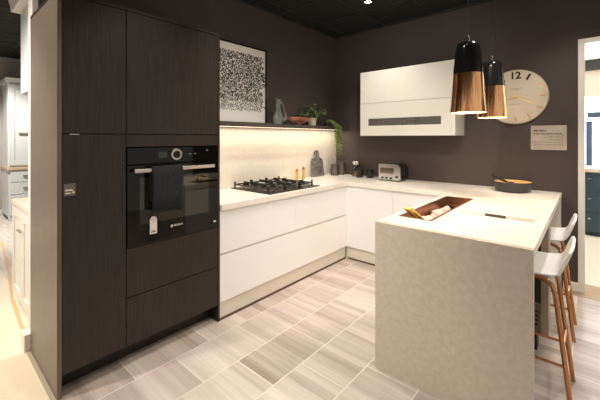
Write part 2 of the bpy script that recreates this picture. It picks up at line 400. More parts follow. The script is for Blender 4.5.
# towel over the handle
def towel():
    mb = MB(); hx = XF + .046; ys = [-3.052 + .212 * i / 14 for i in range(15)]
    prof = [(hx - .020, 1.02), (hx - .021, 1.12), (hx - .020, 1.205), (hx - .016, 1.236), (hx - .006, 1.2445), (hx + .006, 1.2445), (hx + .0165, 1.236), (hx + .0185, 1.19), (hx + .019, 1.12), (hx + .019, 1.05), (hx + .0185, .955)]
    g = []
    for k, (x, z) in enumerate(prof):
        row = []
        for i, y in enumerate(ys):
            wv = .003 * math.sin(i * 1.1 + k * .35) * (k > 6) * min(1, (k - 6) / 2)
            dz = (-.006 * math.sin(i * .5) + .018 * i / 14 * -1) if k == len(prof) - 1 else 0
            row.append(mb.bm.verts.new((x + abs(wv), y, z + dz)))
        g.append(row)
    for a, b in zip(g, g[1:]):
        for i in range(14): mb.bm.faces.new((a[i], a[i + 1], b[i + 1], b[i]))
    return mb
tw = tag(obj('tea_towel', towel(), 'blackcloth', None, 60), 'black tea towel folded over the oven handle', 'towel')
sm = tw.modifiers.new('thickness', 'SOLIDIFY'); sm.thickness = .003; sm.offset = 1

# white tag hanging below the towel
tg = thing('price_tag', 'small white shield-shaped card tag hanging on the oven door', 'tag', (XF + .014, -3.022, .80))
obj('card', MB().prism([(-3.046, .802), (-2.999, .802), (-2.999, .898), (-3.012, .916), (-3.033, .916), (-3.046, .898)], 'x', XF + .012, XF + .0145), 'paper', tg)
obj('print', MB().box(XF + .0146, XF + .015, -3.038, -3.007, .812, .818).box(XF + .0146, XF + .015, -3.034, -3.011, .822, .825), 'ink', tg)
obj('string', MB().tube([(XF + .0133, -3.022, .908), (XF + .0133, -3.024, .945), (XF + .012, -3.024, 1.03), (XF + .010, -3.026, 1.20)], .0012, 6), 'blackmatte', tg)
# small sticker card on the larder door
st = thing('sticker', 'small dark sticker with pale print on the tall larder door', 'sticker', (XF + .001, -3.485, 1.11))
obj('card', MB().box(XF + .0003, XF + .002, -3.513, -3.459, 1.110, 1.178), 'greyink', st)
obj('print', MB().box(XF + .0021, XF + .0026, -3.507, -3.472, 1.138, 1.146).box(XF + .0021, XF + .0026, -3.507, -3.480, 1.122, 1.128), 'paper', st)
obj('emblem', MB().lathe([(.007, 0), (.007, .0008), (0, .0008)], (XF + .002, -3.468, 1.128), 16, 'x'), 'gold', st)

# ------------------------------------------------------------------ base cabinets
XB, YB = .655, -.700         # fronts of the left run and the back run
WZ, WT = .91, .866           # worktop top and underside
def drawer_unit(y0, y1, label):
    t = thing('drawer_cabinet', label, 'cabinet', (.33, (y0 + y1) / 2, 0), 'white drawer cabinets under the hob worktop')
    obj('carcass', MB().box(.04, XB - .024, y0, y1, .14, WT - .001), 'white', t)
    for z0, z1 in ((.526, WT - .003), (.146, .508)):
        obj('drawer', MB().box(XB - .022, XB, y0 + .0002, y1 - .0002, z0, z1, .0006), 'white', t)
    obj('handle_channel', MB().prism([(XB - .0235, .5085), (XB - .004, .5085), (XB - .018, .5255), (XB - .0235, .5255)], 'y', y0, y1), 'plinth', t)
    obj('plinth', MB().box(XB - .05, XB - .018, y0, y1, .0, .139), 'plinth', t)
    obj('plinth_seal', MB().box(XB - .0175, XB - .008, y0, y1, .0, .016), 'brownseal', t)
    return t
drawer_unit(-2.4915, -1.606, 'white handleless drawer cabinet beside the tall oven column')
drawer_unit(-1.605, -.7005, 'white handleless drawer cabinet at the inside corner of the run')
def door_unit(x0, x1, label):
    t = thing('base_cabinet', label, 'cabinet', ((x0 + x1) / 2, -.35, 0), 'white door cabinets under the back worktop')
    obj('carcass', MB().box(max(x0, XB + .002), x1, YB + .024, -.04, .14, WT - .001), 'white', t)
    obj('door', MB().box(x0 + .001, x1 - .001, YB, YB + .022, .146, WT - .003, .001), 'white', t)
    obj('plinth', MB().box(x0 + .004, x1, YB + .018, YB + .05, 0, .139), 'plinth', t)
    obj('plinth_seal', MB().box(x0 + .03, x1, YB + .008, YB + .0175, 0, .016), 'brownseal', t)
door_unit(XB - .02, 1.238, 'white handleless door cabinet next to the inside corner')
door_unit(1.239, 1.832, 'white handleless door cabinet next to the peninsula')

# ------------------------------------------------------------------ worktop
PX0, PX1, PY = 1.818, 2.630, -2.166
TX0, TX1, TY0, TY1 = 1.862, 2.082, -1.93, -.93
wt = thing('worktop', 'continuous pale quartz worktop over the cabinets and the peninsula', 'worktop', (1.3, -.4, WT))
xs = [.002, .673, PX0, TX0, TX1, PX1]; ys = [-2.490, PY + .0405, TY0, TY1, -.717, -.002]
def inc(i, j):
    if i == 0: return True
    if i == 1: return j == 4
    if j == 0: return False
    return not (i == 3 and j == 2)
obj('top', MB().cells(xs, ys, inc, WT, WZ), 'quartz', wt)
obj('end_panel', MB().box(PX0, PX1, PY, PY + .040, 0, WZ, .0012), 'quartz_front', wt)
obj('support_panel', MB().box(2.30, PX1 - .004, -.062, -.002, 0, WT - .0005), 'quartz', wt)
pc = thing('peninsula_cabinet', 'white cabinet under the pale stone peninsula', 'cabinet', (2.08, -1.4, 0))
obj('carcass', MB().box(1.842, 1.858, -2.124, -.722, .10, WT - .001).box(2.232, 2.25, -2.124, -.722, .10, WT - .001).box(1.858, 2.232, -2.124, -.722, .10, .118).box(1.858, 2.232, -.74, -.722, .118, WT - .001), 'white', pc)
for k in range(2):
    obj('door', MB().box(1.822, 1.841, -2.122 + .695 * k, -1.43 + .695 * k, .146, WT - .022, .0015), 'white', pc)
obj('plinth', MB().box(1.86, 2.21, -2.10, -.74, 0, .099), 'plinth', pc)
# low service box with a vent under the overhang, between the stools
sb = thing('service_box', 'grey vented box under the peninsula overhang behind the near stool', 'box', (2.46, -1.24, 0))
obj('body', MB().box(2.2505, 2.625, -1.32, -1.16, .12, WT - .001, .002), 'strip', sb)
obj('front_panel', MB().box(2.33, 2.585, -1.326, -1.3205, .33, .845, .002), 'blackmatte', sb)
obj('vent', MB().box(2.33, 2.585, -1.326, -1.3205, .13, .32, .002), 'greyink', sb)
vs = MB()
for k in range(4): vs.box(2.40, 2.57, -1.3285, -1.3262, .18 + .03 * k, .192 + .03 * k)
obj('vent_slats', vs, 'blackmatte', sb)
obj('foot', MB().box(2.34, 2.56, -1.30, -1.18, 0, .1195), 'blackmatte', sb)

# copper trough with its contents
tr = thing('copper_trough', 'narrow copper lined trough sunk into the peninsula worktop', 'trough', (1.966, -1.44, .77))
tm = MB(); e = .002
tm.box(TX0 + e, TX1 - e, TY0 + e, TY1 - e, .780, .786)
tm.box(TX0 + e, TX0 + .012, TY0 + e, TY1 - e, .786, WZ + .002).box(TX1 - .012, TX1 - e, TY0 + e, TY1 - e, .786, WZ + .002)
tm.box(TX0 + .012, TX1 - .012, TY0 + e, TY0 + .012, .786, WZ + .002).box(TX0 + .012, TX1 - .012, TY1 - .012, TY1 - e, .786, WZ + .002)
obj('lining', tm, 'coppertrough', tr)
kb = obj('brass_knob', MB().lathe([(.018, 0), (.018, .004), (.012, .006), (.010, .016), (.0, .018)], (2.045, -.965, .846), 20), 'gold', tr, 40)
obj('knob_ledge', MB().box(TX0 + .0125, TX1 - .0125, -1.01, TY1 - .0125, .830, .845), 'coppertrough', tr)
def rock(c, r, seed):
    mb = MB(); rnd = random.Random(seed)
    bmesh.ops.create_icosphere(mb.bm, subdivisions=3, radius=1.)
    off = [Vector((rnd.uniform(-1, 1), rnd.uniform(-1, 1), rnd.uniform(-1, 1))).normalized() for _ in range(9)]
    lv = [rnd.uniform(.62, .9) for _ in off]
    for v in mb.bm.verts:
        n = v.co.normalized(); s = 1.
        for o_, l_ in zip(off, lv):
            d = n.dot(o_)
            if d > l_: s = min(s, l_ / d)
        v.co = Vector((n.x * r[0] * s, n.y * r[1] * s, n.z * r[2] * s))
    zmin = min(v.co.z for v in mb.bm.verts)
    bmesh.ops.translate(mb.bm, verts=mb.bm.verts, vec=(c[0], c[1], c[2] - zmin))
    return mb
k = 0
for iy in range(7):
    for ix in range(2):
        k += 1
        y = -1.62 + iy * .083 + random.uniform(-.004, .004)
        x = 1.921 + ix * .090 + random.uniform(-.003, .003)
        tag(obj('pink_rock', rock((x, y, .7865), (.041, .039, random.uniform(.034, .046)), k), 'pink', None, 35), 'pale pink rock lump lying in the copper trough', 'rock', 'pale pink rocks in the trough')
# brass tongs leaning out of the trough's near end
tn = thing('tongs', 'brass serving tongs leaning out of the near end of the copper trough', 'tongs', (1.95, -1.80, .79))
for dx in (0, .050):
    a = Vector((2.000 + dx, -1.745 - dx * .6, .81)); b = Vector((1.895 + dx * 1.0, -1.90 - dx * .3, .965))
    d = (b - a).normalized(); pts = [a + (b - a) * t for t in (0, .25, .5, .75, 1)]
    obj('arm', MB().tube(pts, [.014, .012, .0115, .0115, .013], 10), 'gold', tn, 50)
obj('hinge', MB().lathe([(.011, -.024), (.011, .024)], (1.920, -1.905, .962), 16, 'x'), 'gold', tn, 40)

# sliding worktop lid with a dark finger pull
lidt = thing('worktop_lid', 'thin pale stone lid slab lying on the peninsula with a dark finger slot', 'slab', (2.35, -1.26, WZ))
obj('slab', MB().box(2.14, 2.572, -1.553, -.97, WZ + .0003, WZ + .020, .001), 'quartz', lidt)
obj('finger_slot', MB().box(2.302, 2.420, -1.5545, -1.5535, WZ + .002, WZ + .019), 'brownseal', lidt)

# ------------------------------------------------------------------ splashback and shelf
struct('trim_5', MB().box(.0005, .020, -2.490, -.0005, WZ + .0005, 1.545), 'splash', 'cream stone splashback behind the hob')
sh = thing('wall_shelf', 'long dark wooden wall shelf above the lit splashback', 'shelf', (.12, -1.25, 1.545))
obj('board', MB().box(.0005, .24, -2.490, -.0005, 1.5455, 1.586, .001), 'shelf', sh)
obj('light_strip', MB().box(.134, .146, -2.46, -.06, 1.5435, 1.5452), 'led', sh)['label'] = 'glowing warm light strip'
SZ = 1.5865
# framed print leaning on the wall
fr = thing('picture', 'large black framed print of dense black handwriting standing on the shelf', 'picture', (.04, -1.84, SZ))
FY0, FY1, FZ1 = -2.27, -1.411, 2.432
f = MB()
f.box(.004, .034, FY0, FY0 + .016, SZ, FZ1).box(.004, .034, FY1 - .016, FY1, SZ, FZ1)
f.box(.004, .034, FY0 + .016, FY1 - .016, SZ, SZ + .016).box(.004, .034, FY0 + .016, FY1 - .016, FZ1 - .016, FZ1)
obj('frame', f, 'black', fr)
ap = obj('paper', MB().box(.006, .022, FY0 + .0165, FY1 - .0165, SZ + .0165, FZ1 - .0165), 'art_paper', fr)
def scribble():
    mb = MB(); rnd = random.Random(3); rows = 29
    y0, y1, z1, z0 = FY0 + .10, FY1 - .075, FZ1 - .105, SZ + .145
    dz = (z1 - z0) / (rows - 1); xx = .0226
    for r in range(rows):
        z = z1 - r * dz; y = y0 + rnd.uniform(-.01, .01); end = y1 + rnd.uniform(-.02, .025)
        thick = .0047 * (1.0 if r < rows - 5 else .62)
        while y < end:
            wlen = rnd.uniform(.03, .085); px, pz = y, z
            while px < y + wlen:
                nx = px + rnd.uniform(.002, .0065); up = rnd.random()
                nz = z + (rnd.uniform(.008, .021) if up < .42 else rnd.uniform(-.017, -.004) if up < .65 else rnd.uniform(-.004, .006))
                d = Vector((0, nx - px, nz - pz)); nrm = Vector((0, -d.z, d.y)).normalized() * thick * rnd.uniform(.35, .85)
                A, B = Vector((xx, px, pz)), Vector((xx, nx, nz)); ex = d.normalized() * .001
                mb.quad(A - nrm - ex, B - nrm + ex, B + nrm + ex, A + nrm - ex); px, pz = nx, nz
            y += wlen + rnd.uniform(.005, .014)
    for f_ in mb.bm.faces:
        f_.normal_update()
        if f_.normal.x < 0: f_.normal_flip()
    return mb
obj('handwriting', scribble(), 'ink', ap, recalc=False)

# fish shaped jug
jg = thing('jug', 'grey green glazed fish shaped jug beside the framed print', 'jug', (.12, -1.285, SZ))
jb = MB().lathe([(.0, 0), (.062, 0), (.066, .006), (.064, .014), (.072, .05), (.074, .085), (.052, .125), (.038, .175), (.036, .225), (.032, .255), (.036, .285), (.030, .287), (.022, .255)], (.12, -1.315, SZ), 32, sx=.72, cap=False)
obj('body', jb, 'glaze', jg, 60)
obj('tail_handle', MB().tube(bez((.12, -1.300, SZ + .262), (.12, -1.235, SZ + .262), (.12, -1.225, SZ + .18), (.12, -1.200, SZ + .13), 10) + bez((.12, -1.200, SZ + .13), (.12, -1.180, SZ + .08), (.12, -1.195, SZ + .045), (.12, -1.270, SZ + .045), 8)[1:], [.016] * 8 + [.018] * 6 + [.022] * 5, 14), 'glaze', jg, 60)
obj('lip', MB().tube([(.12, -1.337, SZ + .28), (.12, -1.350, SZ + .298), (.12, -1.355, SZ + .31)], [.014, .010, .004], 12), 'glaze', jg, 60)
obj('lip', MB().tube([(.12, -1.285, SZ + .28), (.12, -1.275, SZ + .292), (.12, -1.270, SZ + .300)], [.014, .010, .004], 12), 'glaze', jg, 60)

# copper wire bowl
wbw = thing('wire_bowl', 'shallow copper wire bowl on a foot between the jug and the potted plant', 'bowl', (.13, -.955, SZ))
ring = lambda r, z, n=36: [(.13 + r * math.cos(2 * math.pi * i / n) * .55, -.955 + r * math.sin(2 * math.pi * i / n), SZ + z) for i in range(n)]
obj('rim', MB().tube(ring(.185, .085), .0045, 8, True).tube(ring(.165, .066), .003, 8, True), 'rosecopper', wbw, 60)
ww = MB()
for i in range(17):
    a = 2 * math.pi * i / 17
    for tw_ in (.55, -.55):
        P_ = lambda r, z, b: (.13 + r * math.cos(b) * .55, -.955 + r * math.sin(b), SZ + z)
        ww.tube([P_(.192, .096, a), P_(.185, .085, a), P_(.14, .052, a + tw_ * .35), P_(.09, .033, a + tw_ * .7), P_(.045, .024, a + tw_)], .0020, 6)
obj('basket', ww, 'rosecopper', wbw, 60)
obj('foot', MB().lathe([(.05, 0), (.05, .004), (.022, .010), (.018, .02), (.048, .026), (.048, .029), (0, .029)], (.13, -.955, SZ), 24, sx=.9), 'rosecopper', wbw, 50)

# plants
def leaf(mb, base, dirv, length, width, droop=.3, seg=4):
    d = Vector(dirv).normalized(); side = d.cross(Vector((0, 0, 1)))
    if side.length < .05: side = Vector((1, 0, 0))
    side.normalize(); prev = None; p = Vector(base)
    for i in range(seg + 1):
        t = i / seg; w = width * math.sin(math.pi * (.08 + .92 * t) ** .8) * .5 if i < seg else .0005
        q = p + d * length * t + Vector((0, 0, -droop * length * t * t))
        c = q + Vector((0, 0, w * .25)); cur = (mb.bm.verts.new(q - side * w), mb.bm.verts.new(c), mb.bm.verts.new(q + side * w))
        if prev: mb.bm.faces.new((prev[0], prev[1], cur[1], cur[0])); mb.bm.faces.new((prev[1], prev[2], cur[2], cur[1]))
        prev = cur
pp = thing('potted_plant', 'leafy green plant in a small cream pot on the shelf', 'plant', (.13, -.70, SZ))
obj('pot', MB().lathe([(0, 0), (.048, 0), (.055, .085), (.060, .088), (.060, .102), (.054, .102), (.050, .085), (0, .08)], (.13, -.70, SZ), 28, cap=False), 'potcream', pp, 40)
obj('soil', MB().lathe([(.051, .0), (0, .008)], (.13, -.70, SZ + .088), 20), 'soil', pp)
lf, stm = MB(), MB(); rnd = random.Random(11)
for i in range(46):
    a = rnd.uniform(0, 6.28); e_ = rnd.uniform(.25, 1.35); L = rnd.uniform(.08, .22)
    tip = Vector((.13 + math.cos(a) * math.cos(e_) * L * .75, -.715 + math.sin(a) * math.cos(e_) * L * 1.05, SZ + .10 + math.sin(e_) * L * .85))
    tip.x = max(tip.x, .06)
    stm.tube([(.13 + math.cos(a) * .012, -.70 + math.sin(a) * .012, SZ + .09), (.13 + math.cos(a) * .02, -.70 + math.sin(a) * .02, SZ + .12), tip], .0016, 5)
    for q in range(3):
        b = a + rnd.uniform(-1.1, 1.1); dv = Vector((math.cos(b), math.sin(b), rnd.uniform(-.3, .5)))
        if tip.x + dv.x * .06 < .03: dv.x = abs(dv.x)
        leaf(lf, tip, dv, rnd.uniform(.05, .085), rnd.uniform(.028, .042), .4)
obj('stems', stm, 'leaf', pp); obj('foliage', lf, 'leaf', pp)

tp = thing('trailing_plant', 'bright green trailing plant hanging over the right end of the shelf', 'plant', (.17, -.30, SZ))
obj('pot', MB().lathe([(0, 0), (.035, 0), (.042, .05), (.038, .05), (0, .045)], (.15, -.40, SZ), 24, cap=False), 'blackmatte', tp, 40)
lf, stm = MB(), MB(); rnd = random.Random(5)
for i in range(32):
    y = -.31 + rnd.gauss(0, .035); u = rnd.random()
    ln = rnd.uniform(.10, .24) if i % 3 else rnd.uniform(.24, .42)
    p0 = Vector((.15 + rnd.uniform(-.02, .02), y * .4 - .37 * .6 - .04, SZ + .05)); 
    ed = Vector((.255 + rnd.uniform(0, .035), -.20 + rnd.gauss(0, .030), SZ + .005)); ed.y -= .125
    mid = Vector(((p0.x + ed.x) / 2, (p0.y + ed.y) / 2 - .03 * u, SZ + .050 + .06 * rnd.random()))
    end = Vector((ed.x + rnd.uniform(.0, .01), ed.y + rnd.uniform(-.01, .03), SZ - ln))
    pts = bez(p0, p0 + Vector((0, 0, .06)), mid, ed, 7) + bez(ed, ed + Vector((.008, 0, -.04)), end + Vector((0, 0, .06)), end, 9)[1:]
    stm.tube(pts, .0011, 4)
    for j, p in enumerate(pts[1:]):
        for q in range(3):
            b = rnd.uniform(0, 6.28); leaf(lf, p, (max(math.cos(b), -.5), math.sin(b), rnd.uniform(-.6, .4)), rnd.uniform(.018, .032), rnd.uniform(.009, .015), .3, 2)
obj('stems', stm, 'leaf2', tp); obj('foliage', lf, 'leaf2', tp)

# ------------------------------------------------------------------ gas hob
hb = thing('gas_hob', 'wide gas hob with black cast iron pan supports set on the pale worktop', 'hob', (.335, -1.51, WZ))
obj('plate', MB().box(.045, .625, -1.925, -1.185, WZ + .0003, WZ + .008, .002), 'hobplate', hb)
GZ = WZ + .0082
burn = [(.20, -1.79, .045), (.46, -1.79, .036), (.33, -1.573, .062), (.20, -1.357, .036), (.46, -1.357, .045)]
for x, y, r in burn:
    b_ = obj('burner', MB().lathe([(r + .012, 0), (r + .012, .006), (r, .008), (r, .020), (0, .020)], (x, y, GZ), 28), 'steel', hb, 40)
    obj('burner_cap', MB().lathe([(r * .9, 0), (r * .92, .006), (r * .8, .009), (0, .010)], (x, y, GZ + .0201), 28), 'castiron', b_, 40)
for y0, y1, cs in ((-1.908, -1.684, burn[:2]), (-1.680, -1.466, burn[2:3]), (-1.462, -1.252, burn[3:])):
    g = MB(); t = .014; zt = GZ + .040; x0, x1 = .075, .585
    g.box(x0, x1, y0, y0 + t, zt - .012, zt, .002).box(x0, x1, y1 - t, y1, zt - .012, zt, .002)
    g.box(x0, x0 + t, y0 + t, y1 - t, zt - .012, zt, .002).box(x1 - t, x1, y0 + t, y1 - t, zt - .012, zt, .002)
    if len(cs) == 2: g.box(.325, .336, y0 + t, y1 - t, zt - .012, zt, .002)
    for cx, cy, r in cs:
        for dx, dy in ((1, 0), (-1, 0), (0, 1), (0, -1)):
            if dy: 
                a_, b2 = sorted((cy + dy * .030, (y1 - t) if dy > 0 else (y0 + t)))
                g.box(cx - .005, cx + .005, a_, b2, zt - .010, zt + .018, .002)
            else:
                lim = (x1 - t if cx > .4 or len(cs) == 1 else .325) if dx > 0 else (x0 + t if cx < .4 else .336)
                a_, b2 = sorted((cx + dx * .030, lim))
                g.box(a_, b2, cy - .005, cy + .005, zt - .010, zt + .018, .002)
    for fx in (x0, x1 - .014):
        for fy in (y0, y1 - .014): g.box(fx, fx + .014, fy, fy + .014, GZ + .0002, zt + .024, .002)
    obj('pan_support', g, 'castiron', hb)
for i in range(5):
    kx = .15 + i * .085
    obj('knob', MB().lathe([(.019, 0), (.019, .004), (.016, .006), (.015, .026), (.013, .028), (0, .028)], (kx, -1.215, GZ), 20), 'steel', hb, 40)

# mills by the hob, stone board, tins
def mill(loc, hgt, label):
    t = thing('pepper_mill', label, 'mill', loc, 'copper mills behind the hob')
    obj('body', MB().lathe([(0, 0), (.021, 0), (.021, hgt * .15), (.014, hgt * .4), (.017, hgt * .66), (.015, hgt * .7)], loc, 20, cap=False), 'gold', t, 50)
    obj('head', MB().lathe([(.015, hgt * .7), (.020, hgt * .76), (.019, hgt * .9), (.008, hgt * .95), (.009, hgt), (0, hgt * 1.01)], loc, 20), 'copper', t, 50)
mill((.075, -.935, WZ), .135, 'copper mill behind the hob, nearer the tall cabinets')
mill((.105, -.845, WZ), .155, 'copper mill behind the hob, nearer the stone board')
bd = thing('stone_board', 'grey stone serving board with a handle leaning on the splashback', 'board', (.06, -.46, WZ))
K_ = 1.32
out = [(a * 1.2, b * K_) for a, b in [(-.115, 0), (.115, 0), (.098, .165), (.075, .185), (.045, .192), (.036, .205), (.036, .245), (.026, .262), (0, .268), (-.026, .262), (-.036, .245), (-.036, .205), (-.045, .192), (-.075, .185), (-.098, .165)]]
bm_ = MB().prism([(-.500 + a, WZ + b) for a, b in out], 'x', .058, .074).rot(R(-4), 'Y', (.078, -.500, WZ))
zmin = min(v.co.z for v in bm_.bm.verts); bmesh.ops.translate(bm_.bm, verts=bm_.bm.verts, vec=(0, 0, WZ + .0005 - zmin))
obj('slab', bm_, 'slate', bd)
obj('handle_hole', MB().lathe([(.008, 0), (.008, .003)], (.0365, -.500, WZ + .315), 16, 'x'), 'blackmatte', bd)
def tin(x, y, r, hgt, label):
    t = thing('canister', label, 'canister', (x, y, WZ), 'brown tins in the corner')
    obj('body', MB().lathe([(0, 0.0005), (r, .0005), (r, hgt - .018)], (x, y, WZ), 28, cap=False), 'canister', t, 40)
    obj('lid', MB().lathe([(r - .001, hgt - .0175), (r + .0015, hgt - .0175), (r + .0015, hgt - .003), (r - .004, hgt), (0, hgt)], (x, y, WZ), 28, cap=False), 'canister', t, 40)
tin(.140, -.215, .054, .155, 'brown marbled tin in front, beside the stone board')
tin(.160, -.080, .052, .185, 'taller brown marbled tin behind, in the wall corner')

# jar with steel lid, black cups, toaster
jr = thing('glass_jar', 'glass storage jar with a black collar and steel lid on the back worktop', 'jar', (.435, -.125, WZ))
obj('jar_body', MB().lathe([(0.0000, 0.0006), (0.0519, 0.0006), (0.0543, 0.0066), (0.0543, 0.1045), (0.0425, 0.1221), (0.0389, 0.1221), (0.0496, 0.1023), (0.0496, 0.0088), (0.0000, 0.0066)], (.435, -.125, WZ), 28, cap=False), 'glass', jr, 40)
obj('contents', MB().lathe([(0.0000, 0.0077), (0.0484, 0.0094), (0.0484, 0.0660), (0.0000, 0.0682)], (.435, -.125, WZ), 24, cap=False), 'coppertrough', jr, 40)
obj('collar', MB().lathe([(0.0437, 0.1227), (0.0472, 0.1227), (0.0472, 0.1518), (0.0437, 0.1518)], (.435, -.125, WZ), 28), 'blackmatte', jr, 40)
obj('lid', MB().lathe([(0.0496, 0.1524), (0.0543, 0.1562), (0.0543, 0.1980), (0.0472, 0.2090), (0.0000, 0.2112)], (.435, -.125, WZ), 28), 'chrome', jr, 40)
def cup(x, y, label):
    t = thing('cup', label, 'cup', (x, y, WZ), 'black cups by the toaster')
    obj('bowl', MB().lathe([(0, .0005), (.040, .0005), (.045, .006), (.047, .104), (.044, .104), (.041, .010), (0, .008)], (x, y, WZ), 24, cap=False), 'black', t, 50)
    obj('handle', MB().tube(bez((x + .044, y - .004, WZ + .08), (x + .076, y - .01, WZ + .085), (x + .074, y - .01, WZ + .025), (x + .043, y - .004, WZ + .027), 10), .0045, 8), 'black', t, 50)
cup(.540, -.215, 'glossy black cup beside the steel lidded jar')
cup(.668, -.165, 'glossy black cup nearer the toaster')

ts = thing('toaster', 'polished steel toaster with rounded top on the back worktop', 'toaster', (1.0, -.20, WZ))
TXa, TXb, TYa, TYb = .868, 1.150, -.310, -.085
def rr(x0, x1, z0, z1, r, n=6, low=.012):
    pts = [(x0, z0 + low), (x0 + low, z0), (x1 - low, z0), (x1, z0 + low)]
    pts += [(x1 - r + r * math.cos(a * math.pi / 2 / n), z1 - r + r * math.sin(a * math.pi / 2 / n)) for a in range(n + 1)]
    r2 = .02
    pts += [(x0 + r2 - r2 * math.sin(a * math.pi / 2 / n), z1 - r2 + r2 * math.cos(a * math.pi / 2 / n)) for a in range(n + 1)]
    return pts
obj('body', MB().prism(rr(TXa + .004, TXb - .004, WZ + .02, WZ + .200, .060), 'y', TYa + .012, TYb), 'blackmatte', ts, 30)
obj('front_panel', MB().prism(rr(TXa, TXb, WZ + .014, WZ + .205, .066), 'y', TYa, TYa + .011), 'chrome', ts, 30)
obj('top_shell', MB().prism([(TXa + .006, WZ + .2005), (TXb - .066, WZ + .2005), (TXb - .066, WZ + .204), (TXa + .006, WZ + .204)], 'y', TYa + .012, TYb), 'chrome', ts)
obj('window_panel', MB().prism(rr(TXa + .022, TXb - .085, WZ + .088, WZ + .158, .012, low=.01), 'y', TYa - .003, TYa - .0003), 'toastwin', ts)
for kx, km in ((TXa + .05, 'blackmatte'), (TXa + .105, 'blackmatte'), (TXa + .16, 'blackmatte')):
    obj('knob', MB().lathe([(.012, 0), (.012, .010), (.008, .014), (0, .014)], (kx, TYa - .0003, WZ + .036), 18, 'y'), km, ts, 40)
obj('lever', MB().lathe([(.014, 0), (.014, .010), (0, .012)], (TXb - .045, TYa - .0003, WZ + .055), 18, 'y'), 'blackmatte', ts, 40)
obj('slot', MB().box(TXa + .03, TXb - .075, -.245, -.215, WZ + .2041, WZ + .2055).box(TXa + .03, TXb - .075, -.185, -.155, WZ + .2041, WZ + .2055), 'blackmatte', ts)
for fx in (TXa + .02, TXb - .04):
    for fy in (TYa + .02, TYb - .04): obj('foot', MB().box(fx, fx + .02, fy, fy + .02, WZ + .0003, WZ + .0199, .002), 'blackmatte', ts)

# pan / bowl on the peninsula
bw = thing('serving_dish', 'round grey dish with a pale wooden inside at the wall end of the peninsula', 'bowl', (2.262, -.225, WZ))
c = (2.262, -.225, WZ)
obj('outer', MB().lathe([(0, .0005), (.125, .0005), (.146, .010), (.164, .090), (.164, .097), (.159, .097), (.141, .016), (0, .012)], c, 40, cap=False), 'pan', bw, 40)
obj('inner', MB().lathe([(0, .076), (.152, .078), (.1580, .0962), (.1545, .0962), (.147, .083), (0, .081)], c, 40, cap=False), 'woodbowl', bw, 40)
sp = thing('serving_spoon', 'black serving spoon resting across the grey dish', 'spoon', (2.20, -.25, WZ + .06))
obj('handle', MB().tube([(2.225, -.272, WZ + .093), (2.175, -.290, WZ + .116), (2.105, -.318, WZ + .152)], [.009, .012, .015], 10), 'blackmatte', sp, 50)
obj('head', MB().lathe([(0, -.006), (.018, -.004), (.026, 0.), (.018, .003), (0, .002)], (2.255, -.260, WZ + .0895), 20, sx=1.3), 'blackmatte', sp, 50)

# ------------------------------------------------------------------ wall cabinet
WX0, WX1, WY, WZ0, WZ1 = .631, 1.768, -.344, 1.458, 2.256
wc = thing('wall_cabinet', 'ivory gloss wall cabinet with a slim glass strip above the toaster', 'cabinet', (1.2, -.17, WZ0))
cs_ = MB().box(WX0, WX0 + .018, WY + .021, -.0005, WZ0, WZ1).box(WX1 - .040, WX1, WY, -.0005, WZ0, WZ1, .001)
cs_.box(WX0 + .018, WX1 - .040, WY + .021, -.0005, WZ0, WZ0 + .018).box(WX0 + .018, WX1 - .040, WY + .021, -.0005, WZ1 - .018, WZ1)
cs_.box(WX0 + .018, WX1 - .040, -.012, -.0005, WZ0 + .018, WZ1 - .018).box(WX0 + .018, WX1 - .040, WY + .021, -.012, 1.852, 1.868)
obj('carcass', cs_, 'whitewall', wc)
obj('flap_door', MB().box(WX0, WX1 - .0415, WY, WY + .020, 1.8625, WZ1, .001), 'whitewall', wc)
GX0, GX1, GZ0, GZ1 = .742, 1.624, 1.580, 1.669
fl = MB()
fl.box(WX0, GX0, WY, WY + .020, WZ0, 1.8585).box(GX1, WX1 - .0415, WY, WY + .020, WZ0, 1.8585)
fl.box(GX0, GX1, WY, WY + .020, WZ0, GZ0).box(GX0, GX1, WY, WY + .020, GZ1, 1.8585)
ff = obj('flap_door', fl, 'whitewall', wc)
obj('glass_strip', MB().box(GX0, GX1, WY + .008, WY + .012, GZ0, GZ1), 'smokeglass', ff)['label'] = 'dark slim glass strip'
for bx, br, lb in ((1.15, .032, 'dark bottle seen through the glass strip, nearer the corner'), (1.31, .040, 'dark bottle seen through the glass strip, nearer the pendant lamps')):
    q = WZ0 + .0185
    t = tag(obj('bottle', MB().lathe([(0, 0), (br, 0), (br, .17), (br * .4, .21), (br * .4, .26), (0, .262)], (bx, -.20, q), 20, cap=False), 'smokeglass' if bx > 1.2 else 'blackmatte', None, 40), lb, 'bottle', 'bottles in the wall cabinet')

